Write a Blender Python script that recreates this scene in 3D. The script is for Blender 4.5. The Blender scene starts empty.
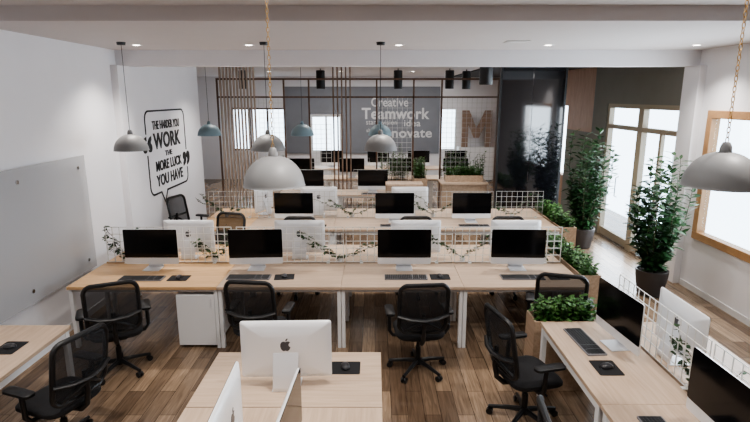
import bpy, bmesh, math, random
from mathutils import Vector, Matrix
random.seed(7)
S = bpy.context.scene
COL = S.collection

# ------------------------------------------------------------ materials
def nmat(name):
    m = bpy.data.materials.new(name); m.use_nodes = True
    nt = m.node_tree
    return m, nt, nt.nodes["Principled BSDF"]

def mat(name, col, rough=0.5, metal=0.0, noise=0.0, nscale=8.0, coat=0.0, spec=None):
    m, nt, b = nmat(name)
    b.inputs["Base Color"].default_value = (*col, 1)
    b.inputs["Roughness"].default_value = rough
    b.inputs["Metallic"].default_value = metal
    b.inputs["Coat Weight"].default_value = coat
    if spec is not None: b.inputs["Specular IOR Level"].default_value = spec
    if noise > 0:
        tc = nt.nodes.new("ShaderNodeTexCoord"); n = nt.nodes.new("ShaderNodeTexNoise")
        n.inputs["Scale"].default_value = nscale; n.inputs["Detail"].default_value = 4
        r = nt.nodes.new("ShaderNodeValToRGB")
        r.color_ramp.elements[0].color = (*[c*(1-noise) for c in col], 1)
        r.color_ramp.elements[1].color = (*[min(1, c*(1+noise)) for c in col], 1)
        r.color_ramp.elements[0].position = .3; r.color_ramp.elements[1].position = .7
        nt.links.new(tc.outputs["Object"], n.inputs["Vector"])
        nt.links.new(n.outputs["Fac"], r.inputs["Fac"])
        nt.links.new(r.outputs["Color"], b.inputs["Base Color"])
    return m

def wood(name, dark, light, scale=(1.5, 22, 22), rough=.45):
    m, nt, b = nmat(name)
    tc = nt.nodes.new("ShaderNodeTexCoord"); mp = nt.nodes.new("ShaderNodeMapping")
    mp.inputs["Scale"].default_value = scale
    n = nt.nodes.new("ShaderNodeTexNoise"); n.inputs["Scale"].default_value = 1.6
    n.inputs["Detail"].default_value = 6; n.inputs["Distortion"].default_value = .6
    r = nt.nodes.new("ShaderNodeValToRGB")
    r.color_ramp.elements[0].color = (*dark, 1); r.color_ramp.elements[0].position = .3
    r.color_ramp.elements[1].color = (*light, 1); r.color_ramp.elements[1].position = .7
    L = nt.links
    L.new(tc.outputs["Object"], mp.inputs["Vector"]); L.new(mp.outputs[0], n.inputs["Vector"])
    L.new(n.outputs["Fac"], r.inputs["Fac"]); L.new(r.outputs["Color"], b.inputs["Base Color"])
    b.inputs["Roughness"].default_value = rough
    return m

def floor_mat():
    m, nt, b = nmat("plank_floor"); L = nt.links
    tc = nt.nodes.new("ShaderNodeTexCoord"); mp = nt.nodes.new("ShaderNodeMapping")
    mp.inputs["Rotation"].default_value = (0, 0, math.radians(90))
    br = nt.nodes.new("ShaderNodeTexBrick")
    br.inputs["Scale"].default_value = 1.0
    br.inputs["Brick Width"].default_value = 1.05; br.inputs["Row Height"].default_value = .15
    br.inputs["Mortar Size"].default_value = .0028; br.inputs["Bias"].default_value = 0
    br.inputs["Color1"].default_value = (.145, .098, .066, 1)
    br.inputs["Color2"].default_value = (.36, .26, .178, 1)
    br.inputs["Mortar"].default_value = (.07, .047, .032, 1)
    br.offset = .37
    mp2 = nt.nodes.new("ShaderNodeMapping"); mp2.inputs["Scale"].default_value = (26, 2.0, 1)
    n = nt.nodes.new("ShaderNodeTexNoise"); n.inputs["Scale"].default_value = 1.4
    n.inputs["Detail"].default_value = 7; n.inputs["Distortion"].default_value = 1.0
    r = nt.nodes.new("ShaderNodeValToRGB")
    r.color_ramp.elements[0].color = (.62, .60, .58, 1); r.color_ramp.elements[0].position = .32
    r.color_ramp.elements[1].color = (1.12, 1.11, 1.1, 1); r.color_ramp.elements[1].position = .7
    mx = nt.nodes.new("ShaderNodeMixRGB"); mx.blend_type = 'MULTIPLY'; mx.inputs[0].default_value = 1
    L.new(tc.outputs["Object"], mp.inputs[0]); L.new(mp.outputs[0], br.inputs["Vector"])
    L.new(tc.outputs["Object"], mp2.inputs[0]); L.new(mp2.outputs[0], n.inputs["Vector"])
    L.new(n.outputs["Fac"], r.inputs["Fac"])
    L.new(br.outputs["Color"], mx.inputs[1]); L.new(r.outputs["Color"], mx.inputs[2])
    L.new(mx.outputs[0], b.inputs["Base Color"])
    b.inputs["Roughness"].default_value = .24
    return m

def leaf_mat(name, a, c):
    m, nt, b = nmat(name); L = nt.links
    tc = nt.nodes.new("ShaderNodeTexCoord"); n = nt.nodes.new("ShaderNodeTexNoise")
    n.inputs["Scale"].default_value = 14
    r = nt.nodes.new("ShaderNodeValToRGB")
    r.color_ramp.elements[0].color = (*a, 1); r.color_ramp.elements[0].position = .35
    r.color_ramp.elements[1].color = (*c, 1); r.color_ramp.elements[1].position = .65
    L.new(tc.outputs["Object"], n.inputs["Vector"]); L.new(n.outputs["Fac"], r.inputs["Fac"])
    L.new(r.outputs["Color"], b.inputs["Base Color"])
    b.inputs["Roughness"].default_value = .5
    return m

def alpha_mat(name, col, alpha, rough=.4):
    m, nt, b = nmat(name)
    b.inputs["Base Color"].default_value = (*col, 1)
    b.inputs["Roughness"].default_value = rough
    b.inputs["Alpha"].default_value = alpha
    return m

def glass_mat(name, tint=(1, 1, 1), refl=.06):
    m = bpy.data.materials.new(name); m.use_nodes = True; nt = m.node_tree
    nt.nodes.clear()
    o = nt.nodes.new("ShaderNodeOutputMaterial"); t = nt.nodes.new("ShaderNodeBsdfTransparent")
    g = nt.nodes.new("ShaderNodeBsdfGlossy"); g.inputs["Roughness"].default_value = .03
    t.inputs["Color"].default_value = (*tint, 1)
    mx = nt.nodes.new("ShaderNodeMixShader"); mx.inputs[0].default_value = refl
    nt.links.new(t.outputs[0], mx.inputs[1]); nt.links.new(g.outputs[0], mx.inputs[2])
    nt.links.new(mx.outputs[0], o.inputs[0])
    return m

def emis(name, col, st):
    m, nt, b = nmat(name)
    b.inputs["Base Color"].default_value = (*col, 1)
    b.inputs["Emission Color"].default_value = (*col, 1)
    b.inputs["Emission Strength"].default_value = st
    return m

M = dict(
    wall=mat("wall_paint", (.80, .795, .82), .75, noise=.012, nscale=3),
    ceil=mat("ceiling_paint", (.63, .60, .595), .85, noise=.012, nscale=2),
    greywall=mat("grey_green_paint", (.25, .245, .22), .8, noise=.03, nscale=3),
    darkceil=mat("dark_ceiling_paint", (.05, .05, .05), .8),
    accent=mat("slate_paint", (.20, .21, .235), .7, noise=.04, nscale=3),
    base=mat("baseboard_paint", (.72, .72, .72), .6),
    floor=floor_mat(),
    oak=wood("pale_oak", (.46, .335, .24), (.58, .445, .335)),
    oaky=wood("pale_oak_lengthwise", (.46, .335, .24), (.58, .445, .335), (22, 1.5, 22)),
    honey=wood("honey_oak", (.55, .34, .17), (.70, .46, .25)),
    frame=wood("window_wood", (.35, .19, .09), (.5, .30, .15), (20, 3, 3)),
    walnut=wood("walnut_slats", (.07, .036, .022), (.14, .075, .045), (20, 20, 2)),
    slat=wood("brown_wood_slats", (.30, .22, .17), (.46, .36, .29), (20, 20, 2)),
    slatd=wood("dark_brown_wood_slats", (.12, .075, .05), (.22, .15, .11), (20, 20, 2)),
    woodpanel=wood("wood_cladding", (.42, .25, .16), (.55, .35, .24), (20, 20, 2)),
    planter=wood("planter_wood", (.34, .24, .16), (.48, .35, .25), (20, 2, 20)),
    white=mat("white_steel", (.80, .80, .80), .4),
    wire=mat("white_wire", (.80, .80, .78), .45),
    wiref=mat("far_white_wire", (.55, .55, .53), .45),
    alu=mat("satin_aluminium", (.78, .79, .81), .38, .45),
    alub=mat("pale_aluminium_back", (.84, .85, .87), .35, .2),
    screen=mat("black_display", (.004, .004, .005), .12, spec=.35),
    black=mat("black_plastic", (.010, .010, .011), .42),
    blackm=mat("black_fabric", (.010, .010, .012), .8, noise=.3, nscale=90),
    mesh=alpha_mat("black_mesh_fabric", (.008, .008, .010), .80, .8),
    keys=mat("dark_keys", (.014, .015, .017), .5),
    keybase=mat("keyboard_grey", (.20, .20, .215), .45),
    mouseb=mat("mouse_plastic", (.03, .03, .034), .3),
    pad=mat("mouse_pad", (.012, .012, .014), .85),
    logo=mat("logo_grey", (.07, .07, .08), .3),
    ink=mat("black_decal", (.012, .012, .012), .6),
    inkw=mat("white_decal", (.62, .62, .63), .6),
    shade=mat("grey_lamp_enamel", (.215, .215, .215), .5),
    shadeb=mat("blue_lamp_enamel", (.18, .26, .295), .5),
    brass=mat("brass", (.55, .36, .16), .3, .9),
    bulb=emis("bulb_glass", (1, .9, .75), .6),
    dl=emis("downlight_lens", (1, .93, .85), 14),
    darkglass=mat("smoked_glass", (.006, .006, .008), .07, spec=1.0, coat=.6),
    pane=glass_mat("window_pane", (.95, .98, 1.0)),
    board=alpha_mat("frosted_board", (.58, .585, .60), .62, .22),
    leafd=leaf_mat("dark_leaf", (.008, .035, .009), (.025, .08, .02)),
    leafl=leaf_mat("fresh_leaf", (.025, .09, .016), (.08, .19, .045)),
    stem=mat("stem", (.06, .06, .025), .7),
    pot=mat("dark_pot", (.03, .024, .022), .45),
    soil=mat("soil", (.03, .02, .014), .95, noise=.3, nscale=30),
    cream=mat("tan_door_frame", (.42, .35, .26), .5),
    chrome=mat("chrome", (.7, .7, .7), .15, 1),
    copper=wood("letter_wood", (.20, .12, .08), (.29, .19, .13)),
)

# ------------------------------------------------------------ mesh part builder
class PB:
    def __init__(s): s.bm = bmesh.new()
    def box(s, x0, x1, y0, y1, z0, z1, bev=0, seg=1, m=None):
        g = bmesh.ops.create_cube(s.bm, size=1)
        mtx = Matrix.Translation(((x0+x1)/2, (y0+y1)/2, (z0+z1)/2)) @ Matrix.Diagonal((x1-x0, y1-y0, z1-z0, 1))
        if m is not None: mtx = m @ mtx
        bmesh.ops.transform(s.bm, matrix=mtx, verts=g['verts'])
        if bev:
            es = list({e for v in g['verts'] for e in v.link_edges})
            bmesh.ops.bevel(s.bm, geom=es, offset=bev, segments=seg, affect='EDGES', profile=.5)
        return s
    def cyl(s, p0, p1, r0, r1=None, n=16):
        if r1 is None: r1 = r0
        p0 = Vector(p0); p1 = Vector(p1); d = p1-p0
        g = bmesh.ops.create_cone(s.bm, cap_ends=True, segments=n, radius1=r0, radius2=r1, depth=d.length)
        q = Vector((0, 0, 1)).rotation_difference(d.normalized()).to_matrix().to_4x4()
        bmesh.ops.transform(s.bm, matrix=Matrix.Translation((p0+p1)/2) @ q, verts=g['verts'])
        return s
    def tube(s, pts, r, n=8, closed=False, flat=1.0):
        pts = [Vector(p) for p in pts]; N = len(pts); rings = []
        prev = None
        for i, p in enumerate(pts):
            if closed: t = pts[(i+1) % N]-pts[i-1]
            else: t = pts[min(i+1, N-1)]-pts[max(i-1, 0)]
            t.normalize()
            if prev is None:
                a = Vector((0, 0, 1)) if abs(t.z) < .9 else Vector((0, 1, 0))
                u = t.cross(a).normalized()
            else:
                u = (prev-t*prev.dot(t)).normalized()
            prev = u; w = t.cross(u)
            rr = r(i/(N-1)) if callable(r) else r
            rings.append([s.bm.verts.new(p+(u*math.cos(2*math.pi*k/n)+w*flat*math.sin(2*math.pi*k/n))*rr) for k in range(n)])
        M_ = N if closed else N-1
        for i in range(M_):
            a = rings[i]; b = rings[(i+1) % N]
            for k in range(n):
                s.bm.faces.new((a[k], a[(k+1) % n], b[(k+1) % n], b[k]))
        if not closed:
            s.bm.faces.new(rings[0][::-1]); s.bm.faces.new(rings[-1])
        return s
    def lathe(s, prof, n=32, c=(0, 0, 0), cap=False):
        c = Vector(c); rings = []
        for r, z in prof:
            rings.append([s.bm.verts.new(c+Vector((r*math.cos(2*math.pi*k/n), r*math.sin(2*math.pi*k/n), z))) for k in range(n)])
        for a, b in zip(rings, rings[1:]):
            for k in range(n): s.bm.faces.new((a[k], a[(k+1) % n], b[(k+1) % n], b[k]))
        if cap:
            s.bm.faces.new(rings[0][::-1]); s.bm.faces.new(rings[-1])
        return s
    def loft(s, loops):
        rings = [[s.bm.verts.new(p) for p in lp] for lp in loops]; n = len(rings[0])
        for a, b in zip(rings, rings[1:]):
            for k in range(n): s.bm.faces.new((a[k], a[(k+1) % n], b[(k+1) % n], b[k]))
        s.bm.faces.new(rings[0][::-1]); s.bm.faces.new(rings[-1])
        return s
    def poly(s, pts, thick, m):
        vs = [s.bm.verts.new(m @ Vector((x, y, 0))) for x, y in pts]
        f = s.bm.faces.new(vs)
        g = bmesh.ops.extrude_face_region(s.bm, geom=[f])
        nv = [v for v in g['geom'] if isinstance(v, bmesh.types.BMVert)]
        off = (m.to_3x3() @ Vector((0, 0, 1))).normalized()*thick
        bmesh.ops.translate(s.bm, verts=nv, vec=off)
        return s
    def leaf(s, p, d, L, W, droop=.2):
        p = Vector(p); d = Vector(d).normalized()
        up = Vector((0, 0, 1)); side = d.cross(up)
        if side.length < .05: side = Vector((1, 0, 0))
        side.normalize(); nrm = side.cross(d).normalized()
        side = (side+nrm*random.uniform(-.5, .5)).normalized()
        mid = p+d*L*.5-nrm*W*.12
        tip = p+d*L-up*L*droop
        a = [p, p+d*L*.28+side*W*.45, p+d*L*.65+side*W*.42-up*L*droop*.4, tip, mid]
        b = [p, mid, tip, p+d*L*.65-side*W*.42-up*L*droop*.4, p+d*L*.28-side*W*.45]
        va = [s.bm.verts.new(x) for x in a]
        s.bm.faces.new(va)
        s.bm.faces.new((va[0], va[4], va[3], s.bm.verts.new(b[3]), s.bm.verts.new(b[4])))
        return s
    def obj(s, name, material, parent=None, smooth=False, label=None):
        bmesh.ops.recalc_face_normals(s.bm, faces=s.bm.faces)
        me = bpy.data.meshes.new(name); s.bm.to_mesh(me); s.bm.free()
        me.materials.append(material)
        if smooth:
            me.shade_smooth()
            try: me.set_sharp_from_angle(angle=math.radians(40))
            except Exception: pass
        o = bpy.data.objects.new(name, me); COL.objects.link(o)
        if parent: o.parent = parent
        if label: o["label"] = label
        return o

def tag(o, label, cat, group=None, kind=None):
    o["label"] = label; o["category"] = cat
    if group: o["group"] = group
    if kind: o["kind"] = kind
    return o

def empty(name, loc=(0, 0, 0), rz=0):
    e = bpy.data.objects.new(name, None); e.empty_display_size = .1
    e.location = loc; e.rotation_euler = (0, 0, rz); COL.objects.link(e); return e

def clone(root, loc, rz=0, label=None):
    kids = {}
    def coll(o):
        kids[o.name] = list(o.children)
        for k in o.children: coll(k)
    coll(root)
    def rec(o, par):
        c = o.copy()
        if par is not None: c.parent = par
        COL.objects.link(c)
        for k in kids[o.name]: rec(k, c)
        return c
    c = rec(root, None); c.location = loc; c.rotation_euler = (0, 0, rz)
    if label: c["label"] = label
    return c

def struct(o, label, cat):
    o["kind"] = "structure"; o["label"] = label; o["category"] = cat; return o

def rrect(w, h, r, n=5):
    pts = []
    for cx, cy, a0 in ((w/2-r, h/2-r, 0), (-w/2+r, h/2-r, 90), (-w/2+r, -h/2+r, 180), (w/2-r, -h/2+r, 270)):
        for i in range(n+1):
            a = math.radians(a0+90*i/n); pts.append((cx+r*math.cos(a), cy+r*math.sin(a)))
    return pts

# ------------------------------------------------------------ room shell
XL, XR, CZ = -3.75, 4.70, 3.47
def ob(name, boxes, m, label, cat):
    p = PB()
    for b in boxes: p.box(*b)
    return struct(p.obj(name, m), label, cat)

ob("floor", [(-7, 6, -1.7, 18.3, -.1, 0)], M['floor'], "warm brown wood plank floor with satin sheen", "floor")
ob("ceiling", [(-7, 6, 4.87, 18.3, CZ, CZ+.25), (-7, 6, -1.7, 4.87, 3.6, 3.85)], M['ceil'], "pale painted plaster ceiling with a shallow step", "ceiling")
ob("wall_left", [(XL-.15, XL, -1.5, 11.3, 0, 3.6)], M['wall'], "plain white painted wall", "wall")
ob("wall_front", [(XL-.15, XR+.15, -1.65, -1.5, 0, 3.6)], M['wall'], "plain white painted wall", "wall")
ob("wall_rear_left", [(-6.6, XL-.15, 11.15, 11.3, 0, CZ), (-6.6, -6.45, 11.3, 18, 0, CZ)], M['wall'], "white painted wall of the rear bay", "wall")
ob("wall_right", [(XR, XR+.15, -1.5, 4.9, 0, 3.6), (XR, XR+.15, 4.9, 7.43, 0, .78), (XR, XR+.15, 4.9, 7.43, 2.63, CZ),
                  (XR, XR+.15, 7.43, 8.02, 0, CZ)], M['wall'], "white painted wall with a wide window opening", "wall")
ob("wall_over_doors", [(XR, XR+.15, 8.02, 10.72, 2.68, CZ), (XR, XR+.15, 10.72, 11.4, 0, CZ), (XR, XR+.15, 11.4, 12.9, 0, 2.05)], M['greywall'], "grey-green painted wall around the glass doors", "wall")
ob("wall_clad", [(XR, XR+.15, 11.4, 12.9, 2.05, CZ), (XR, XR+.15, 14.2, 18, 0, CZ), (XR, XR+.15, 12.9, 14.2, 0, .9), (XR, XR+.15, 12.9, 14.2, 2.6, CZ)],
   M['woodpanel'], "brown wood clad wall beyond the doors", "wall")
ob("trim_dark_ceiling", [(2.50, XR-.001, 8.11, 17.9, CZ-.03, CZ-.001)], M['darkceil'], "dark painted ceiling panel", "ceiling panel")
ob("trim_beam", [(XL, XR, 7.8, 8.1, 3.25, CZ)], M['wall'], "white painted ceiling beam spanning the room", "beam")
ob("trim_pilaster_left", [(XL, XL+.10, 7.62, 8.0, 0, 3.25)], M['wall'], "shallow white wall pilaster", "pilaster")
ob("trim_pilaster_right", [(XR-.10, XR, 7.62, 8.0, 0, 3.25)], M['wall'], "shallow white wall pilaster beside the doors", "pilaster")
ob("baseboard_left", [(XL, XL+.015, -1.5, 7.6, 0, .09), (XL, XL+.015, 8.02, 11.3, 0, .09)], M['base'], "white baseboard", "baseboard")
ob("baseboard_right", [(XR-.015, XR, -1.5, 7.6, 0, .09)], M['base'], "white baseboard", "baseboard")
BW = 18.0
ob("wall_back", [(-6.6, -4.9, BW, BW+.15, 0, CZ), (-4.9, -3.05, BW, BW+.15, 0, 1.0), (-4.9, -3.05, BW, BW+.15, 2.45, CZ),
                 (-3.05, -2.2, BW, BW+.15, 0, CZ), (-2.2, -1.15, BW, BW+.15, 0, .95), (-2.2, -1.15, BW, BW+.15, 2.2, CZ),
                 (-1.15, 2.2, BW, BW+.15, 0, CZ),
                 (2.2, 2.8, BW, BW+.15, 0, 1.0), (2.2, 2.8, BW, BW+.15, 2.45, CZ), (2.8, 6, BW, BW+.15, 0, CZ)],
   M['wall'], "white end wall with wide window openings", "wall")
ob("trim_accent_panel", [(-3.05, -2.2, BW-.05, BW, .9, 3.15), (-2.2, -1.15, BW-.05, BW, 2.25, 3.15), (-1.15, 2.2, BW-.05, BW, .9, 3.15)],
   M['accent'], "slate grey painted feature panel on the end wall", "wall panel")

def window_y(name, x0, x1, z0, z1, y, nm, m, t=.06):
    p = PB(); p.box(x0, x1, y, y+.08, z0, z0+t); p.box(x0, x1, y, y+.08, z1-t, z1)
    for i in range(nm+1):
        xx = x0+(x1-x0-t)*i/nm; p.box(xx, xx+t, y, y+.08, z0+t, z1-t)
    w = struct(p.obj(name, m), "framed window with bright daylight behind", "window")
    PB().box(x0+t, x1-t, y+.035, y+.045, z0+t, z1-t).obj("window_glass", M['pane'], w)
    return w
window_y("window_2", -4.9, -3.05, 1.0, 2.45, BW+.03, 3, M['walnut'])
window_y("window_3", -2.2, -1.15, .95, 2.2, BW+.03, 2, M['white'])
window_y("window_4", 2.2, 2.8, 1.0, 2.45, BW+.03, 1, M['white'])
p = PB(); t = .11
p.box(XR-.03, XR+.1, 4.9, 7.43, .78, .78+t, .006); p.box(XR-.03, XR+.1, 4.9, 7.43, 2.63-t, 2.63, .006)
p.box(XR-.03, XR+.1, 7.43-t, 7.43, .78+t, 2.63-t, .004); p.box(XR-.03, XR+.1, 4.9, 4.9+t, .78+t, 2.63-t, .004)
w = struct(p.obj("window_1", M['frame']), "wide window with a thick honey brown wood frame", "window")
PB().box(XR+.04, XR+.05, 4.9+t, 7.43-t, .78+t, 2.63-t).obj("window_glass", M['pane'], w)
for i, (y0, y1) in enumerate(((8.02, 9.37), (9.37, 10.72))):
    p = PB(); a, b = XR+.02, XR+.12; t = .09
    p.box(a, b, y0, y0+t, 0, 2.68); p.box(a, b, y1-t, y1, 0, 2.68)
    p.box(a, b, y0+t, y1-t, 2.60, 2.68); p.box(a, b, y0+t, y1-t, 2.2, 2.28)
    p.box(a+.02, b-.02, y0+t, y1-t, .01, .16)
    if i == 0: p.box(a+.02, b-.02, (y0+y1)/2-.035, (y0+y1)/2+.035, .16, 2.2)
    d = struct(p.obj("door_%d" % (i+1), M['cream']), "tan framed glass door with a transom light", "door")
    PB().box(XR+.06, XR+.07, y0+t, y1-t, .16, 2.6).obj("door_glass", M['pane'], d)
    q = PB(); q.tube([(XR+.02, (y0+y1)/2-.06, .9), (XR-.03, (y0+y1)/2-.06, .92), (XR-.03, (y0+y1)/2-.06, 1.28), (XR+.02, (y0+y1)/2-.06, 1.3)], .012)
    q.obj("door_handle", M['chrome'], d, True)

e = empty("smoked_glass_partition", (2.54, 10.7, 0)); tag(e, "floor to ceiling black smoked glass partition", "partition")
PH = CZ-.032
for i in range(2):
    PB().box(.005+.63*i, .625+.63*i, 0, .05, .06, PH-.05).obj("glass_panel", M['darkglass'], e)
p = PB(); p.box(0, 1.26, -.01, .07, 0, .06); p.box(0, 1.26, -.01, .07, PH-.05, PH)
p.box(-.03, 0, -.01, .07, 0, PH); p.box(1.26, 1.30, -.01, .07, 0, PH)
p.obj("partition_frame", M['black'], e)

# ------------------------------------------------------------ office chair
def build_chair():
    r = empty("office_chair"); tag(r, "black mesh swivel office chair with armrests on castors", "chair", "black mesh office chairs")
    p = PB(); p.cyl((0, 0, .075), (0, 0, .135), .042, .034, 16)
    for i in range(5):
        a = math.radians(90+72*i); c, s_ = math.cos(a), math.sin(a)
        p.tube([(c*.03, s_*.03, .108), (c*.14, s_*.14, .100), (c*.31, s_*.31, .072)], lambda t: .026-.010*t, 8)
    p.obj("star_base", M['black'], r, True)
    for i in range(5):
        a = math.radians(90+72*i); c, s_ = math.cos(a), math.sin(a); x, y = c*.30, s_*.30
        q = PB(); q.cyl((x-s_*.026, y+c*.026, .029), (x-s_*.006, y+c*.006, .029), .029, n=14)
        q.cyl((x+s_*.006, y-c*.006, .029), (x+s_*.026, y-c*.026, .029), .029, n=14)
        q.cyl((x, y, .03), (x, y, .072), .010, n=8)
        q.obj("castor", M['black'], r, True)
    p = PB(); p.cyl((0, 0, .12), (0, 0, .27), .028); p.cyl((0, 0, .27), (0, 0, .40), .018)
    p.obj("gas_lift", M['black'], r, True)
    p = PB(); p.box(-.10, .10, -.14, .10, .385, .425, .012, 2)
    p.tube([(0, -.10, .40), (0, -.22, .41), (0, -.285, .47), (0, -.31, .58), (0, -.30, .76)], lambda t: .026-.006*t, 10)
    p.tube([(.08, .02, .40), (.20, .03, .395), (.27, .03, .40)], .011); p.obj("tilt_mechanism", M['black'], r, True)
    loops = []
    for ins, z in ((.06, .425), (.02, .432), (0, .455), (.0, .480), (.02, .500), (.07, .510)):
        lp = []
        for x, y in rrect(.50-2*ins, .48-2*ins, .12-ins*.8, 6):
            f = max(0, y/.24); lp.append((x, y+.01, z-.03*f**3))
        loops.append(lp)
    p = PB(); p.loft(loops); p.obj("seat", M['blackm'], r, True)
    def bp(u, v):
        wv = .222+.030*math.sin(math.pi*min(1, v*1.0))
        return Vector((u*wv, -.265-.055*math.sin(v*2.2)*1.0+.055*u*u-.04*v, .54+v*.52))
    path = []
    for x, y in rrect(2, 2, .30, 6):
        path.append(bp(x, (y+1)/2))
    b = PB().tube(path, .021, 8, closed=True)
    b.tube([bp(-.98, .36), bp(-.5, .32)-Vector((0, .02, 0)), bp(0, .31)-Vector((0, .025, 0)), bp(.5, .32)-Vector((0, .02, 0)), bp(.98, .36)], .028, 10, flat=.6)
    b.tube([bp(-.8, .03), bp(-.3, .2)-Vector((0, .02, 0)), bp(0, .27)-Vector((0, .025, 0)), bp(.3, .2)-Vector((0, .02, 0)), bp(.8, .03)], .014, 8)
    br = b.obj("backrest", M['black'], r, True)
    m = PB(); G = 12; vv = []
    for i in range(G+1):
        row = []
        for j in range(G+1):
            cu, cv = -1+2*j/G, -1+2*i/G
            k = max(0, abs(cu)+abs(cv)-1.76)*.5
            cu -= math.copysign(k, cu); cv -= math.copysign(k, cv)
            row.append(m.bm.verts.new(bp(cu*.985, (cv*.985+1)/2)))
        vv.append(row)
    for i in range(G):
        for j in range(G): m.bm.faces.new((vv[i][j], vv[i][j+1], vv[i+1][j+1], vv[i+1][j]))
    m.obj("mesh_panel", M['mesh'], br, True)
    for sx in (-1, 1):
        a = PB()
        a.tube([(sx*.15, -.02, .41), (sx*.27, -.02, .42), (sx*.305, -.02, .47), (sx*.305, -.01, .66)], .020, 8)
        lp = []
        for ins, z in ((.012, .652), (0, .660), (0, .680), (.012, .688)):
            lp.append([(x+sx*.30, y+.02, z) for x, y in rrect(.09-2*ins, .27-2*ins, .035-ins*.8, 5)])
        a.loft(lp); a.obj("armrest", M['black'], r, True)
    return r
chair = build_chair()

# ------------------------------------------------------------ all-in-one computer
def build_comp():
    r = empty("desktop_computer"); tag(r, "silver all-in-one desktop computer with black screen", "computer", "all-in-one desktop computers")
    W, Hh, zc = .65, .435, .283
    loops = []
    for sc, y in ((1, 0), (1, .008), (.985, .014), (.80, .034), (.5, .044)):
        loops.append([(x*sc, y, z*sc+zc) for x, z in rrect(W, Hh, .018, 4)])
    p = PB(); p.loft(loops); p.obj("computer_housing", M['alub'], r, True)
    p = PB(); p.loft([[(x, y, z+zc+.040) for x, z in rrect(W-.002, Hh-.082, .014, 4)] for y in (-.0005, -.003)])
    p.obj("display", M['screen'], r)
    p = PB()
    p.box(-.10, .10, -.08, .108, 0, .007, .002)
    sec = [((.110, .004), (.098, .008)), ((.112, .03), (.103, .03)), ((.095, .12), (.086, .12)), ((.070, .20), (.060, .20)), ((.046, .27), (.036, .27))]
    lp = []
    for (a, b_) in sec:
        lp.append([(-.09, a[0], a[1]), (.09, a[0], a[1]), (.09, b_[0], b_[1]), (-.09, b_[0], b_[1])])
    p.loft(lp); p.obj("stand", M['alu'], r)
    ap = [(0, .30), (.12, .36), (.28, .36), (.40, .28), (.30, .18), (.26, .05), (.30, -.08), (.42, -.15), (.34, -.36), (.20, -.50), (.10, -.50), (0, -.46),
          (-.10, -.50), (-.22, -.50), (-.36, -.34), (-.44, -.10), (-.43, .12), (-.34, .29), (-.20, .36), (-.10, .35)]
    lf = [(0, .40), (.02, .52), (.12, .62), (.2, .64), (.18, .52), (.1, .43)]
    mtx = Matrix.Translation((0, .0445, zc+.045)) @ Matrix.Rotation(math.pi, 4, 'Z') @ Matrix.Rotation(math.radians(90), 4, 'X') @ Matrix.Scale(.085, 4)
    p = PB(); p.poly(ap, .0015, mtx); p.poly(lf, .0015, mtx)
    p.obj("logo", M['logo'], r, label="dark fruit-shaped logo")
    return r
comp = build_comp()

def build_keyboard():
    r = empty("keyboard"); tag(r, "dark grey full-size keyboard on the desk", "keyboard", "desk keyboards")
    p = PB(); p.loft([[(x, y, z) for x, y in rrect(.50, .165, .01, 3)] for z in (0, .012)]); p.obj("key_tray", M['keybase'], r)
    p = PB()
    for i in range(6):
        x = -.240
        while x < .222:
            w = .021 if not (i == 0 and -.10 < x < .02) else .12
            p.box(x, x+w-.004, -.073+i*.0245, -.0528+i*.0245, .0125, .0165); x += w
            if abs(x-.075) < .011 or abs(x-.155) < .010: x += .008
    p.obj("keys", M['keys'], r)
    return r
kb = build_keyboard()
def build_mouse():
    r = PB()
    lp = []
    for sc, z in ((.92, 0), (1, .008), (.95, .018), (.75, .028), (.35, .033)):
        lp.append([(x*sc, y*sc*(.97), z) for x, y in rrect(.064, .108, .031, 6)])
    r.loft(lp); o = r.obj("computer_mouse", M['mouseb'], None, True)
    PB().box(-.003, .003, .02, .036, .026, .034, .001).obj("scroll_wheel", M['keybase'], o)
    return tag(o, "glossy black computer mouse on a mouse pad", "mouse", "computer mice")
mouse = build_mouse()
pad = PB().loft([[(x, y, z) for x, y in rrect(.23, .19, .012, 4)] for z in (0, .003)]).obj("mouse_pad", M['pad'])
tag(pad, "thin black mouse pad on the desk", "mouse pad", "mouse pads")

# ------------------------------------------------------------ desks
DZ = .75
def desk(x0, x1, y0, y1, top='oak', label="pale oak desk with white steel legs"):
    cx, cy = (x0+x1)/2, (y0+y1)/2
    r = empty("desk", (cx, cy, 0)); tag(r, label, "desk", "office desks")
    a, b = (x1-x0)/2-.0015, (y1-y0)/2-.0015
    PB().box(-a, a, -b, b, DZ-.035, DZ, .0025).obj("desktop", M[top], r)
    for sx in (-1, 1):
        for sy in (-1, 1):
            p = PB(); lx = sx*(a-.022); ly = sy*(b-.06)
            p.box(lx-.02, lx+.02, ly-.028, ly+.028, 0, DZ-.0355, .003); p.obj("leg", M['white'], r)
    p = PB()
    for sx in (-1, 1): p.box(sx*(a-.022)-.015, sx*(a-.022)+.015, -b+.09, b-.09, DZ-.09, DZ-.036)
    for sy in (-1, 1): p.box(-a+.043, a-.043, sy*(b-.06)-.015, sy*(b-.06)+.015, DZ-.075, DZ-.036)
    p.obj("apron_rail", M['white'], r)
    return r
X1 = [-3.43, -1.76, -.38, .99, 2.37]
for i in range(4):
    t = 'honey' if i == 0 else 'oak'
    lb = "honey oak desk with white steel legs" if i == 0 else "pale oak desk with white steel legs"
    desk(X1[i], X1[i+1], 5.45, 6.30, t, lb); desk(X1[i], X1[i+1], 6.34, 7.15, t, lb)
X2 = [-2.9, -2.05, -.68, .69, 2.06, 2.95]
R2 = 8.02
for i in range(5):
    t = 'honey' if i == 0 else 'oak'
    lb = "honey oak desk with white steel legs" if i == 0 else "pale oak desk with white steel legs"
    desk(X2[i], X2[i+1], R2, R2+.80, t, lb); desk(X2[i], X2[i+1], R2+.84, R2+1.6, t, lb)
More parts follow.
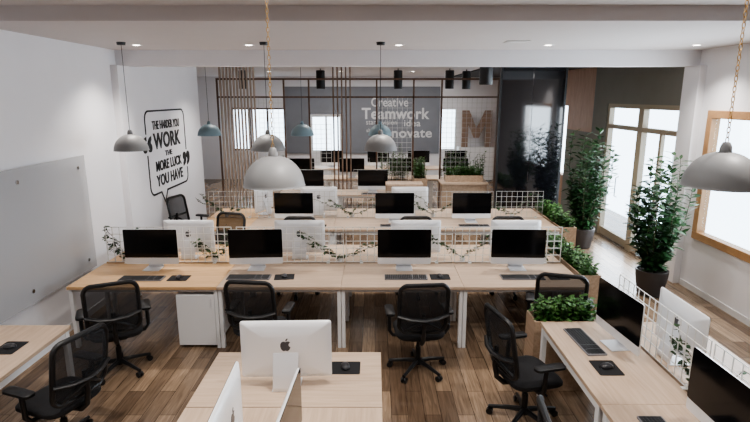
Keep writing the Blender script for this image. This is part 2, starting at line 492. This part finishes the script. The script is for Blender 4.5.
X3 = [-2.1, -.75, .6]
for i in range(2):
    desk(X3[i], X3[i+1], 11.0, 11.7)
for y in (13.2, 15.2):
    for i in range(4): desk(-2.6+i*1.35, -2.6+(i+1)*1.35, y, y+.7)
desk(-1.29, .05, 3.17, 3.95)
desk(-1.29, -.62, 1.75, 3.165, 'oaky'); desk(-.62, .05, 1.75, 3.165, 'oaky')
for y0, y1 in ((3.2, 4.54), (1.86, 3.2)):
    desk(1.55, 2.235, y0, y1, 'oaky'); desk(2.265, 2.95, y0, y1, 'oaky')
for y0, y1 in ((3.1, 4.47), (1.7, 3.1)):
    desk(XL+.09, -2.81, y0, y1, 'oaky')

# ------------------------------------------------------------ wire dividers
def divider(L, name="wire_grid_divider", w=.0025, m='wire'):
    r = PB(); n = round(L/.09); z0, z1 = .007, .47
    for i in range(n+1):
        x = -L/2+.01+(L-.02)*i/n; r.box(x-w, x+w, -w, w, z0, z1)
    for j in range(6):
        z = z0+w+(z1-z0-2*w)*j/5; r.box(-L/2+.01, L/2-.01, -w*.9, w*.9, z-w, z+w)
    for sx in (-.35, .35):
        r.box(sx*L-.02, sx*L+.02, -.035, .035, 0, .006); r.box(sx*L-.012, sx*L+.012, -.006, .006, .004, .03)
    o = r.obj(name, M[m]); return tag(o, "white wire grid desk divider", "desk divider", "wire grid dividers")
d0 = divider(1.36, w=.004); d0.location = ((X1[1]+X1[2])/2, 6.32, DZ+.001)
clone(d0, ((X1[2]+X1[3])/2, 6.32, DZ+.001)); clone(d0, ((X1[3]+X1[4])/2, 6.32, DZ+.001))
dd = divider(1.6, w=.004); dd.location = ((X1[0]+X1[1])/2, 6.32, DZ+.001)
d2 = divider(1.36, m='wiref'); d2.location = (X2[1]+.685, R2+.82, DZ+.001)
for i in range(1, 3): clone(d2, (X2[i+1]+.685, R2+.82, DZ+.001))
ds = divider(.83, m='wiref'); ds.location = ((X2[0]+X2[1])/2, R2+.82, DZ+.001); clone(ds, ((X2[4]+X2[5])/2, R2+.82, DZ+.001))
d1 = divider(1.35, w=.003); d1.location = (2.25, 3.87, DZ+.001); d1.rotation_euler = (0, 0, math.pi/2)
clone(d1, (2.25, 2.50, DZ+.001), math.pi/2)
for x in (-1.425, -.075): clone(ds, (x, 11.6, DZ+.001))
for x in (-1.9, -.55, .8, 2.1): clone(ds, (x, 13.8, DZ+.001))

# ------------------------------------------------------------ place computers etc
T = DZ+.001
c2 = R2+.50
comps = [(-2.72, 6.07, 0), (-1.45, 6.07, .05), (.356, 6.07, 0), (1.74, 6.07, -.04),
         (-2.42, 6.56, math.pi), (-.98, 6.56, math.pi), (.53, 6.56, math.pi), (1.83, 6.56, math.pi),
         (-1.36, c2, 0), (.33, c2, 0), (1.62, c2, 0),
         (-1.0, R2+1.1, math.pi), (.62, R2+1.1, math.pi), (-2.0, R2+1.15, -math.pi/2-.3),
         (-1.45, 11.3, 0), (-.05, 11.3, 0),
         (-1.9, 13.5, 0), (-.6, 13.5, 0), (.7, 13.5, 0), (2.1, 13.5, 0), (-1.3, 15.5, 0), (.1, 15.5, 0), (1.3, 15.5, 0), (2.4, 15.5, 0),
         (-.64, 3.46, math.pi+.03),
         (-.83, 2.56, -math.pi/2+.03), (-.46, 2.48, math.pi/2-.05),
         (2.03, 4.06, -math.pi/2+.10), (2.05, 2.74, -math.pi/2+.02),
         (2.42, 3.82, math.pi/2), (2.42, 2.5, math.pi/2)]
for i, (x, y, rz) in enumerate(comps):
    if i == 0: comp.location = (x, y, T); comp.rotation_euler = (0, 0, rz)
    else: clone(comp, (x, y, T), rz)
kbs = [(-2.70, 5.72, 0), (-1.47, 5.76, 0), (.36, 5.76, 0), (1.72, 5.76, 0),
       (-1.35, R2+.22, 0), (.33, R2+.22, 0), (1.62, R2+.22, 0), (-.66, 3.8, math.pi),
       (1.80, 4.13, -math.pi/2+.06), (1.80, 2.80, -math.pi/2),
       (-1.08, 2.55, -math.pi/2), (-.14, 2.3, math.pi/2), (-1.42, 11.12, 0), (-.05, 11.12, 0)]
for i, (x, y, rz) in enumerate(kbs):
    if i == 0: kb.location = (x, y, T); kb.rotation_euler = (0, 0, rz)
    else: clone(kb, (x, y, T), rz)
ms = [(-2.28, 5.74, 0), (-1.06, 5.78, .1), (.76, 5.78, 0), (2.14, 5.78, 0), (-.91, R2+.22, 0), (.77, R2+.22, 0), (2.04, R2+.22, 0),
      (-.23, 3.69, 0), (1.80, 3.69, -math.pi/2), (-3.07, 4.02, -math.pi/2)]
for i, (x, y, rz) in enumerate(ms):
    if i == 0:
        pad.location = (x, y, T); mouse.location = (x, y, T+.0035)
    else:
        clone(pad, (x, y, T), rz); clone(mouse, (x, y, T+.0035), rz+.15)

# ------------------------------------------------------------ place chairs (local +y = front)
chs = [(-2.68, 5.0, .45), (-1.20, 5.08, -.1), (.45, 5.0, .08), (1.98, 5.26, -.3),
       (1.32, 4.12, -math.pi/2+.25), (1.28, 2.58, -math.pi/2-.1), (-2.52, 3.75, math.pi/2-.35),
       (-1.12, 7.22, math.pi), (.61, 7.22, math.pi), (1.98, 7.22, math.pi), (-2.3, 7.5, math.pi-.3),
       (-3.3, 9.1, -math.pi/2-.3), (3.5, 3.9, math.pi/2)]
for i, (x, y, rz) in enumerate(chs):
    if i == 0: chair.location = (x, y, 0); chair.rotation_euler = (0, 0, rz)
    else: clone(chair, (x, y, 0), rz)

# ------------------------------------------------------------ pedestal
r = empty("drawer_pedestal", (-2.02, 5.80, 0)); tag(r, "white steel storage pedestal under the desk", "cabinet")
p = PB(); p.box(-.22, .22, -.30, .27, .03, .64, .006, 2); p.obj("pedestal_body", M['white'], r)
d = PB().box(-.214, .214, -.316, -.3005, .036, .634, .003).obj("door", M['white'], r)
PB().box(.17, .18, -.326, -.3165, .50, .60, .001).obj("door_handle", M['alu'], d)
for sx in (-.18, .18):
    for sy in (-.25, .22): PB().cyl((sx, sy, 0), (sx, sy, .029), .018).obj("foot", M['black'], r)

# ------------------------------------------------------------ pendant lamps
def build_lamp(ceil_z, zb, chain, shade_m):
    r = empty("pendant_lamp"); tag(r, "grey enamel dome pendant lamp on a long cord", "pendant lamp", "dome pendant lamps")
    R = .21; prof = [(R+.005, 0), (R, .006)]
    for i in range(1, 15):
        a = math.radians(84*i/14); prof.append((R*math.cos(a)**.92*.97+.006, .205*math.sin(a)**1.08))
    p = PB(); inn = [(max(.004, x-.006), z-.005) for x, z in prof[2:][::-1]]+[(R-.002, 0)]
    p.lathe(prof+inn+[prof[0]], 48)
    p.obj("lamp_shade", shade_m, r, True)
    p = PB(); p.lathe([(.001, .262), (.016, .262), (.022, .255), (.03, .235), (.034, .20), (.03, .192), (.001, .192)], 20)
    p.obj("lamp_cap", shade_m, r, True)
    p = PB(); p.lathe([(.001, .045), (.03, .055), (.042, .085), (.03, .12), (.018, .16), (.001, .19)], 16); p.obj("light_bulb", M['bulb'], r, True)
    h = ceil_z-zb
    if chain:
        p = PB(); z = .26; k = 0
        while z < h-.05:
            a = [(math.cos(t)*.009, math.sin(t)*.018) for t in [2*math.pi*i/8 for i in range(8)]]
            pts = [(u, 0, z+.014+v) if k % 2 == 0 else (0, u, z+.014+v) for u, v in a]
            p.tube(pts, .0026, 5, closed=True); z += .029; k += 1
        p.obj("chain", M['brass'], r, True)
    else:
        PB().cyl((0, 0, .26), (0, 0, h-.03), .0035, n=8).obj("cord", M['black'], r)
    PB().cyl((0, 0, h-.035), (0, 0, h-.0005), .05, .055, 20).obj("ceiling_rose", M['black'], r, True)
    return r
g1 = build_lamp(3.6, 2.21, True, M['shade']); g1.location = (-.70, 3.57, 2.21)
g1["label"] = "grey enamel dome pendant lamp on a brass chain"
g4 = build_lamp(3.6, 2.29, True, M['shade']); g4.location = (2.06, 3.06, 2.29); g4["label"] = g1["label"]
g2 = build_lamp(CZ, 2.14, False, M['shade']); g2.location = (-3.13, 6.7, 2.14)
clone(g2, (-1.37, 6.7, 2.14)); clone(g2, (.07, 6.7, 2.14))
g3 = build_lamp(CZ, 2.12, False, M['shadeb']); g3["label"] = "dusty blue enamel dome pendant lamp on a cord"
g3.location = (-3.03, 9.6, 2.12); clone(g3, (-1.33, 9.6, 2.12)); clone(g3, (.09, 9.6, 2.12))

# ------------------------------------------------------------ ceiling fittings
def build_dl():
    o = PB().lathe([(.045, -.004), (.075, -.004), (.078, 0), (.045, 0), (.045, -.004)], 24).obj("downlight", M['white'], None, True)
    tag(o, "round recessed ceiling downlight, lit", "ceiling light", "recessed downlights")
    PB().cyl((0, 0, -.003), (0, 0, -.0008), .044, n=24).obj("lamp_lens", M['dl'], o)
    return o
dl = build_dl(); pts = []
for x in (-3.1, -1.64, .31, 2.25, 4.18): pts.append((x, 7.06, CZ))
for x in (-2.8, -.9, 1.0): pts.append((x, 10.4, CZ))
for x in (-2.8, -.9, 1.0): pts.append((x, 14.2, CZ))
for i, c in enumerate(pts):
    if i == 0: dl.location = c
    else: clone(dl, c)
for (x, y, z) in pts+[(3.2, 9.4, CZ-.04), (-2.4, 3.2, 3.6), (0, 3.2, 3.6), (2.6, 3.2, 3.6), (-2.4, 1, 3.6), (1, 1, 3.6)]:
    l = bpy.data.lights.new("downlight_beam", 'SPOT'); l.energy = 150; l.spot_size = math.radians(118); l.spot_blend = .9
    l.shadow_soft_size = .07; l.color = (1, .935, .875)
    lo = bpy.data.objects.new("downlight_beam", l); lo.location = (x, y, z-.03); COL.objects.link(lo)

def build_spot():
    r = empty("cylinder_spotlight"); tag(r, "black cylinder ceiling spotlight on a short rod", "spotlight", "black cylinder spotlights")
    PB().lathe([(.001, .0), (.085, 0), (.10, -.0), (.105, .01), (.105, .42), (.09, .43), (.001, .43)], 24).obj("spotlight_body", M['black'], r, True)
    PB().cyl((0, 0, .43), (0, 0, .469), .012).obj("rod", M['black'], r)
    return r
sp = build_spot(); sp.location = (1.76, 8.5, CZ-.47)
for x, y in ((1.78, 12.8), (.55, 12.8), (-1.3, 12.8), (-3.15, 12.8), (2.25, 13.2)): clone(sp, (x, y, CZ-.47))
o = PB().box(-.13, .13, -.13, .13, -.008, 0, .002).box(-.10, .10, -.10, .10, -.012, -.008).obj("ceiling_vent", M['base'])
o.location = (1.72, 6.6, CZ); tag(o, "small square ceiling vent", "vent")

# ------------------------------------------------------------ trellis with slats
r = empty("slat_screen", (0, 11.95, 0)); tag(r, "dark brown timber frame screen with vertical slats", "room divider")
p = PB()
p.box(-3.55, 2.80, -.025, .025, 3.18, 3.22); p.box(-3.55, 2.80, -.025, .025, 2.79, 2.825)
for x in (-3.55, -2.06, -1.5, .02, .85, 1.48, 2.75): p.box(x, x+.035, -.025, .025, 0, 3.18)
p.obj("screen_frame", M['walnut'], r)
for x in [-3.47+i*.075 for i in range(11)]:
    PB().box(x, x+.028, -.045, .045, 0, CZ-.001).obj("slat", M['slat'], r)
for x in [-.95+i*.095 for i in range(5)]:
    PB().box(x, x+.028, -.045, .045, 0, CZ-.001).obj("slat", M['slatd'], r)
def grid(x0, x1, z0, z1, y):
    q = PB(); w = .0032; n = max(1, round((x1-x0)/.11)); k = max(1, round((z1-z0)/.11))
    for i in range(n+1): x = x0+(x1-x0)*i/n; q.box(x-w, x+w, y-w, y+w, z0, z1)
    for j in range(k+1): z = z0+(z1-z0)*j/k; q.box(x0, x1, y-w*.9, y+w*.9, z-w, z+w)
    return q
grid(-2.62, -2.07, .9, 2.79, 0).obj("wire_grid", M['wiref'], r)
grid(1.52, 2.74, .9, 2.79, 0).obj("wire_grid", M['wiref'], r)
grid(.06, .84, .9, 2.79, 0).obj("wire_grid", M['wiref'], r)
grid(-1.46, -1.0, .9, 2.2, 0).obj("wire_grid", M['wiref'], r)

# ------------------------------------------------------------ glass writing board on left wall
r = empty("glass_writing_board", (XL+.0008, 0, 0)); tag(r, "frosted glass writing board on steel standoffs", "whiteboard")
PB().box(.045, .055, 3.0, 6.60, .62, 2.09, .002).obj("glass_sheet", M['board'], r)
for y in (3.2, 4.6, 5.3, 6.42):
    for z in (.76, 1.95):
        if y in (4.6,) and z > 1: continue
        PB().cyl((0, y, z), (.065, y, z), .022, n=16).obj("standoff", M['chrome'], r, True)

# ------------------------------------------------------------ lettering
def text_mesh(body, size, mtx, name, m, parent, offset=0.0, xs=1.0, extrude=.004, label=None, fit=None):
    cu = bpy.data.curves.new(name, 'FONT'); cu.body = body; cu.size = size
    cu.align_x = 'CENTER'; cu.align_y = 'CENTER'; cu.extrude = extrude; cu.offset = offset
    cu.space_character = 1.05
    t = bpy.data.objects.new(name, cu); COL.objects.link(t)
    bpy.context.view_layer.update()
    me = bpy.data.meshes.new_from_object(t.evaluated_get(bpy.context.evaluated_depsgraph_get()))
    bpy.data.objects.remove(t); me.name = name
    if fit:
        xs_ = [v.co.x for v in me.vertices]; ys_ = [v.co.y for v in me.vertices]
        cx, cy = (min(xs_)+max(xs_))/2, (min(ys_)+max(ys_))/2
        fx, fy = fit[0]/(max(xs_)-min(xs_)), fit[1]/(max(ys_)-min(ys_))
        me.transform(Matrix.Diagonal((fx, fy, 1, 1)) @ Matrix.Translation((-cx, -cy, 0)))
    me.transform(mtx @ Matrix.Diagonal((xs, 1, 1, 1)))
    me.materials.clear(); me.materials.append(m)
    o = bpy.data.objects.new(name, me); COL.objects.link(o); o.parent = parent
    if label: o["label"] = label
    return o
RL = Matrix.Rotation(math.radians(90), 4, 'Z') @ Matrix.Rotation(math.radians(90), 4, 'X')
q = empty("wall_quote_decal", (XL+.006, 9.45, 1.88)); tag(q, "black speech bubble quote decal on white wall", "wall decal")
def ln(body, w_, h_, z, off=.012, y=0):
    text_mesh(body, .3, Matrix.Translation((0, y, z)) @ RL, "lettering", M['ink'], q, off, 1, fit=(w_, h_))
ln("THE HARDER YOU", 1.22, .15, .46, .004)
ln("WORK", 1.22, .28, .19, .008)
ln("THE", .32, .09, -.05, .004)
ln("MORE LUCK", 1.18, .18, -.24, .006)
ln("YOU HAVE", 1.22, .20, -.49, .006)
ln("\u201c", .36, .27, .16, .01, -.86)
ln("\u201d", .36, .27, -.25, .01, .86)
W2, H2 = .88, .70
pA, pB_ = PB(), PB()
def seg(a, b, w=.030):
    p = pA if (a[1]+b[1])/2 > 0 else pB_
    if a == (W2, .56): p = pA
    a = Vector((0, *a)); b = Vector((0, *b)); d = (b-a); L = d.length
    ang = math.atan2(d.z, d.y)
    mm = Matrix.Translation((a+b)/2) @ Matrix.Rotation(ang, 4, 'X')
    p.box(-.003, .003, -L/2-w*.4, L/2+w*.4, -w/2, w/2, m=mm)
out = rrect(2*W2, 2*H2, .14, 5); n = len(out)
for i in range(n):
    a, b = out[i], out[(i+1) % n]
    if abs(a[0]-b[0]) < .001 and a[0] < 0:
        seg((-W2, .56), (-W2, .34)); seg((-W2, -.03), (-W2, -.56)); continue
    if abs(a[0]-b[0]) < .001 and a[0] > 0:
        seg((W2, .56), (W2, -.07)); seg((W2, -.43), (W2, -.56)); continue
    if abs(a[1]-b[1]) < .001 and a[1] < 0:
        for s0, s1 in (((-.76, -H2), (-.45, -H2)), ((-.45, -H2), (-.32, -.90)), ((-.32, -.90), (-.18, -H2)), ((-.18, -H2), (.76, -H2))): seg(s0, s1)
        continue
    seg(a, b)
pA.obj("bubble_outline", M['ink'], q); pB_.obj("bubble_outline", M['ink'], q)
q = empty("feature_wall_lettering", (.75, BW-.058, 0)); tag(q, "white motivational words on slate feature wall", "wall lettering")
RB = Matrix.Rotation(math.radians(90), 4, 'X')
def lb(body, w_, h_, x, z, off=.0, m='inkw'):
    text_mesh(body, .5, Matrix.Translation((x, 0, z)) @ RB, "lettering", M[m], q, off, 1, fit=(w_, h_))
lb("Creative", 1.25, .30, -.25, 2.64, .006); lb("Teamwork", 2.3, .38, -.05, 2.26, .012)
lb("idea", .56, .22, .52, 1.94, .006); lb("Innovate", 1.75, .32, .32, 1.61, .010)
lb("vision", .5, .14, -.25, 1.96, .003); lb("start", .4, .14, -.85, 1.96, .003); lb("share", .38, .12, -.85, 1.70, .002)
r = empty("white_cabinet", (3.4, BW-.30, 0)); tag(r, "white low cabinet against the end wall", "cabinet")
PB().box(-.6, .6, -.2, .2, .05, 1.15, .004).obj("cabinet_body", M['white'], r); PB().box(-.57, .57, -.17, .17, 0, .05).obj("plinth", M['black'], r)
q = empty("wooden_letter", (3.42, BW-.30, 1.152)); tag(q, "large wooden letter M standing on a cabinet", "letter sign")
mp_ = [(-.5, 0), (-.5, 1.22), (-.27, 1.22), (0, .62), (.27, 1.22), (.5, 1.22), (.5, 0), (.29, 0), (.29, .78), (.08, .30), (-.08, .30), (-.29, .78), (-.29, 0)]
PB().poly(mp_, .10, Matrix.Translation((0, .05, 0)) @ RB).obj("lettering", M['copper'], q)

# ------------------------------------------------------------ foliage
def potted_tree(loc, Ht, seed, spread=.33):
    random.seed(seed)
    r = empty("potted_tree", loc); tag(r, "tall leafy green plant in a round dark pot", "potted plant", "tall potted plants")
    PB().lathe([(.001, 0), (.14, 0), (.17, .02), (.215, .30), (.22, .38), (.20, .385), (.19, .34), (.001, .34)], 32).obj("pot", M['pot'], r, True)
    PB().cyl((0, 0, .34), (0, 0, .352), .188, n=24).obj("soil", M['soil'], r)
    st = PB(); lf = PB()
    for i in range(24):
        a = i*2.4+random.uniform(-.3, .3); h = Ht*random.uniform(.5, 1.0)-.35; sp = spread*random.uniform(.15, .95)
        if i < 3: sp *= .3; h = Ht-.37-.08*i
        path = []
        for k in range(9):
            t = k/8; rr = .04+sp*math.sin(t*2.0)
            path.append(Vector((math.cos(a)*rr+random.uniform(-.01, .01), math.sin(a)*rr+random.uniform(-.01, .01), .35+h*t)))
        st.tube(path, lambda t: .009-.006*t, 5)
        nl = 60
        for k in range(nl):
            t = .04+.96*k/nl; f = t*8; i0 = min(7, int(f)); P = path[i0].lerp(path[i0+1], f-i0)
            b = a+k*2.4+random.uniform(-.4, .4)
            lf.leaf(P, (math.cos(b), math.sin(b), random.uniform(-.1, .9)), random.uniform(.12, .19), random.uniform(.05, .08), random.uniform(0, .35))
    st.obj("stem", M['stem'], r, True); lf.obj("foliage", M['leafd'], r)
potted_tree((4.0, 7.15, 0), 2.1, 3, .40)
potted_tree((3.95, 9.6, 0), 2.25, 11, .46)

def planter(x0, x1, y0, y1, h, seed, lab, fol=.26, dens=900, z0=0):
    random.seed(seed)
    cx, cy = (x0+x1)/2, (y0+y1)/2; a, b = (x1-x0)/2, (y1-y0)/2
    r = empty("planter_box", (cx, cy, z0)); tag(r, lab, "planter", "wooden planter boxes")
    p = PB(); t = .02
    p.box(-a, a, -b, -b+t, 0, h); p.box(-a, a, b-t, b, 0, h); p.box(-a, -a+t, -b+t, b-t, 0, h); p.box(a-t, a, -b+t, b-t, 0, h); p.box(-a+t, a-t, -b+t, b-t, 0, .03)
    p.obj("box", M['planter'], r)
    PB().box(-a+t, a-t, -b+t, b-t, h-.10, h-.04).obj("soil", M['soil'], r)
    lf = PB(); st = PB()
    N = int(dens*(x1-x0)*(y1-y0)/.25); nb = max(6, N//14)
    for i in range(nb):
        x, y = random.uniform(-a+.04, a-.04), random.uniform(-b+.04, b-.04)
        top = Vector((x+random.uniform(-.05, .05), y+random.uniform(-.05, .05), h-.05+fol*random.uniform(.5, 1.1)))
        bs = Vector((x, y, h-.06)); st.tube([bs, bs.lerp(top, .5)+Vector((.01, 0, 0)), top], .0035, 4)
        for k in range(14):
            P = bs.lerp(top, .25+.75*k/13); c = k*2.4+random.random()
            lf.leaf(P, (math.cos(c), math.sin(c), random.uniform(-.1, .9)), random.uniform(.045, .075), random.uniform(.03, .045))
    st.obj("stem", M['stem'], r); lf.obj("foliage", M['leafl'], r)
planter(1.52, 2.12, 4.60, 4.88, .72, 5, "oak planter box with bushy green plants beside desk", .22, 2000)
planter(2.42, 2.66, 5.8, 7.3, .76, 6, "long oak planter box with green plants at desk end", .20, 1300)
planter(2.98, 3.24, 8.1, 9.6, .76, 8, "long oak planter box with green plants at desk end", .24, 1200)
planter(.85, 1.15, 11.35, 11.85, 1.05, 10, "tall oak planter box with green plants", .45, 1200)
planter(.1, .8, 12.05, 12.3, .9, 14, "tall oak planter box with climbing green plants", .8, 1100)
planter(1.5, 2.6, 12.05, 12.3, .9, 15, "tall oak planter box with climbing green plants", .65, 900)
planter(-2.7, -2.1, 12.05, 12.3, .9, 16, "tall oak planter box with climbing green plants", .6, 900)
r = empty("oak_counter", (2.0, 11.2, 0)); tag(r, "pale oak counter with an overhanging top", "counter")
PB().box(-.56, .40, -.22, .22, 0, .98, .003).obj("counter_body", M['planter'], r)
PB().box(-.60, .42, -.26, .26, .981, 1.02, .003).obj("counter_top", M['oak'], r)
planter(1.52, 2.32, 11.08, 11.3, .14, 9, "shallow oak planter tray with green plants on counter", .22, 1400, 1.021)
r = empty("oak_cabinet", (.60, 10.6, 0)); tag(r, "low oak storage cabinet with two doors", "cabinet")
PB().box(-.38, .38, -.2, .2, .06, 1.08, .004).obj("cabinet_body", M['planter'], r)
PB().box(-.36, .36, -.17, .17, 0, .06).obj("plinth", M['black'], r)
for sx in (-1, 1):
    d = PB().box(min(0, sx*.37)+.003, max(0, sx*.37)-.003, -.216, -.201, .08, 1.06, .002).obj("cabinet_door", M['oak'], r)
    PB().box(sx*.05-.006, sx*.05+.006, -.236, -.217, .5, .65).obj("door_handle", M['black'], d)

def vine(loc, rz, L, seed, n=70, climb=.5):
    random.seed(seed)
    r = empty("climbing_vine", loc, rz); tag(r, "green vine climbing a wire grid divider", "climbing plant", "vines on dividers")
    PB().lathe([(.001, 0), (.03, 0), (.038, .055), (.034, .056), (.001, .045)], 16, (0, .06, 0)).obj("pot", M['white'], r, True)
    st = PB(); lf = PB()
    for s_ in range(5):
        path = [Vector((0, .06, .045))]; x = 0; z = .05; dr = 1 if s_ % 2 else -1
        cl = climb*random.uniform(.45, 1)
        for k in range(10):
            x += dr*L/12*random.uniform(.2, 1.5); z += cl/10*random.uniform(.5, 1.5); z = min(z, climb)
            path.append(Vector((x+random.uniform(-.03, .03), .03+random.uniform(-.02, .02), z)))
        st.tube(path, .003, 5)
        for k in range(n//5):
            f = random.uniform(.5, 9.99); i0 = int(f); P = path[i0].lerp(path[i0+1], f-i0)
            c = random.uniform(0, 6.28)
            lf.leaf(P, (math.cos(c), math.sin(c)*.8, random.uniform(-.5, .6)), random.uniform(.035, .06), random.uniform(.03, .045))
    st.obj("stem", M['stem'], r); lf.obj("foliage", M['leafd'], r)
for i, (x, L, c) in enumerate(((-3.2, .28, .5), (-2.05, .3, .5), (-.45, .7, .42), (1.12, .6, .4), (2.15, .3, .42))):
    vine((x, 6.33, T), 0, L, 30+i, 170, c)
for i, x in enumerate((-2.6, -.4, 1.02, 2.4)): vine((x, R2+.83, T), 0, .7, 50+i, 150, .42)
vine((2.245, 3.22, T), -math.pi/2, .6, 71, 170, .42); vine((2.245, 4.38, T), -math.pi/2, .3, 73, 120, .42)

# ------------------------------------------------------------ lights, world, camera
w = bpy.data.worlds.new("World"); S.world = w; w.use_nodes = True
bg = w.node_tree.nodes["Background"]; bg.inputs[0].default_value = (.80, .90, 1, 1); bg.inputs[1].default_value = 5.0

def area(loc, rot, sx, sy, e, col=(1, 1, 1)):
    l = bpy.data.lights.new("area", 'AREA'); l.shape = 'RECTANGLE'; l.size = sx; l.size_y = sy; l.energy = e; l.color = col
    o = bpy.data.objects.new("area_light", l); o.location = loc; o.rotation_euler = rot; COL.objects.link(o); return o
area((XR-.05, 6.2, 1.75), (0, math.radians(90), 0), 1.6, 2.3, 80, (.84, .92, 1))
area((XR-.05, 9.35, 1.4), (0, math.radians(90), 0), 2.3, 2.5, 100, (.84, .92, 1))
area((0, 15.5, 3.4), (0, 0, 0), 5, 3, 110, (1, .97, .93))  # added soft fill below the rear ceiling, no fitting there
area((0, 3.0, 3.5), (0, 0, 0), 5, 3, 50, (1, .98, .96))  # added fill over the front desks, belongs to no ceiling lamp
S.view_settings.view_transform = 'AgX'
S.view_settings.look = 'AgX - Medium High Contrast'
S.view_settings.exposure = .16

cd = bpy.data.cameras.new("Camera"); cam = bpy.data.objects.new("Camera", cd); COL.objects.link(cam)
cam.location = (0, 0, 2.81); cam.rotation_euler = (math.radians(90-12.37), 0, 0)
cd.sensor_width = 36; cd.sensor_fit = 'HORIZONTAL'; cd.lens = 24.96; cd.clip_end = 200
S.camera = cam
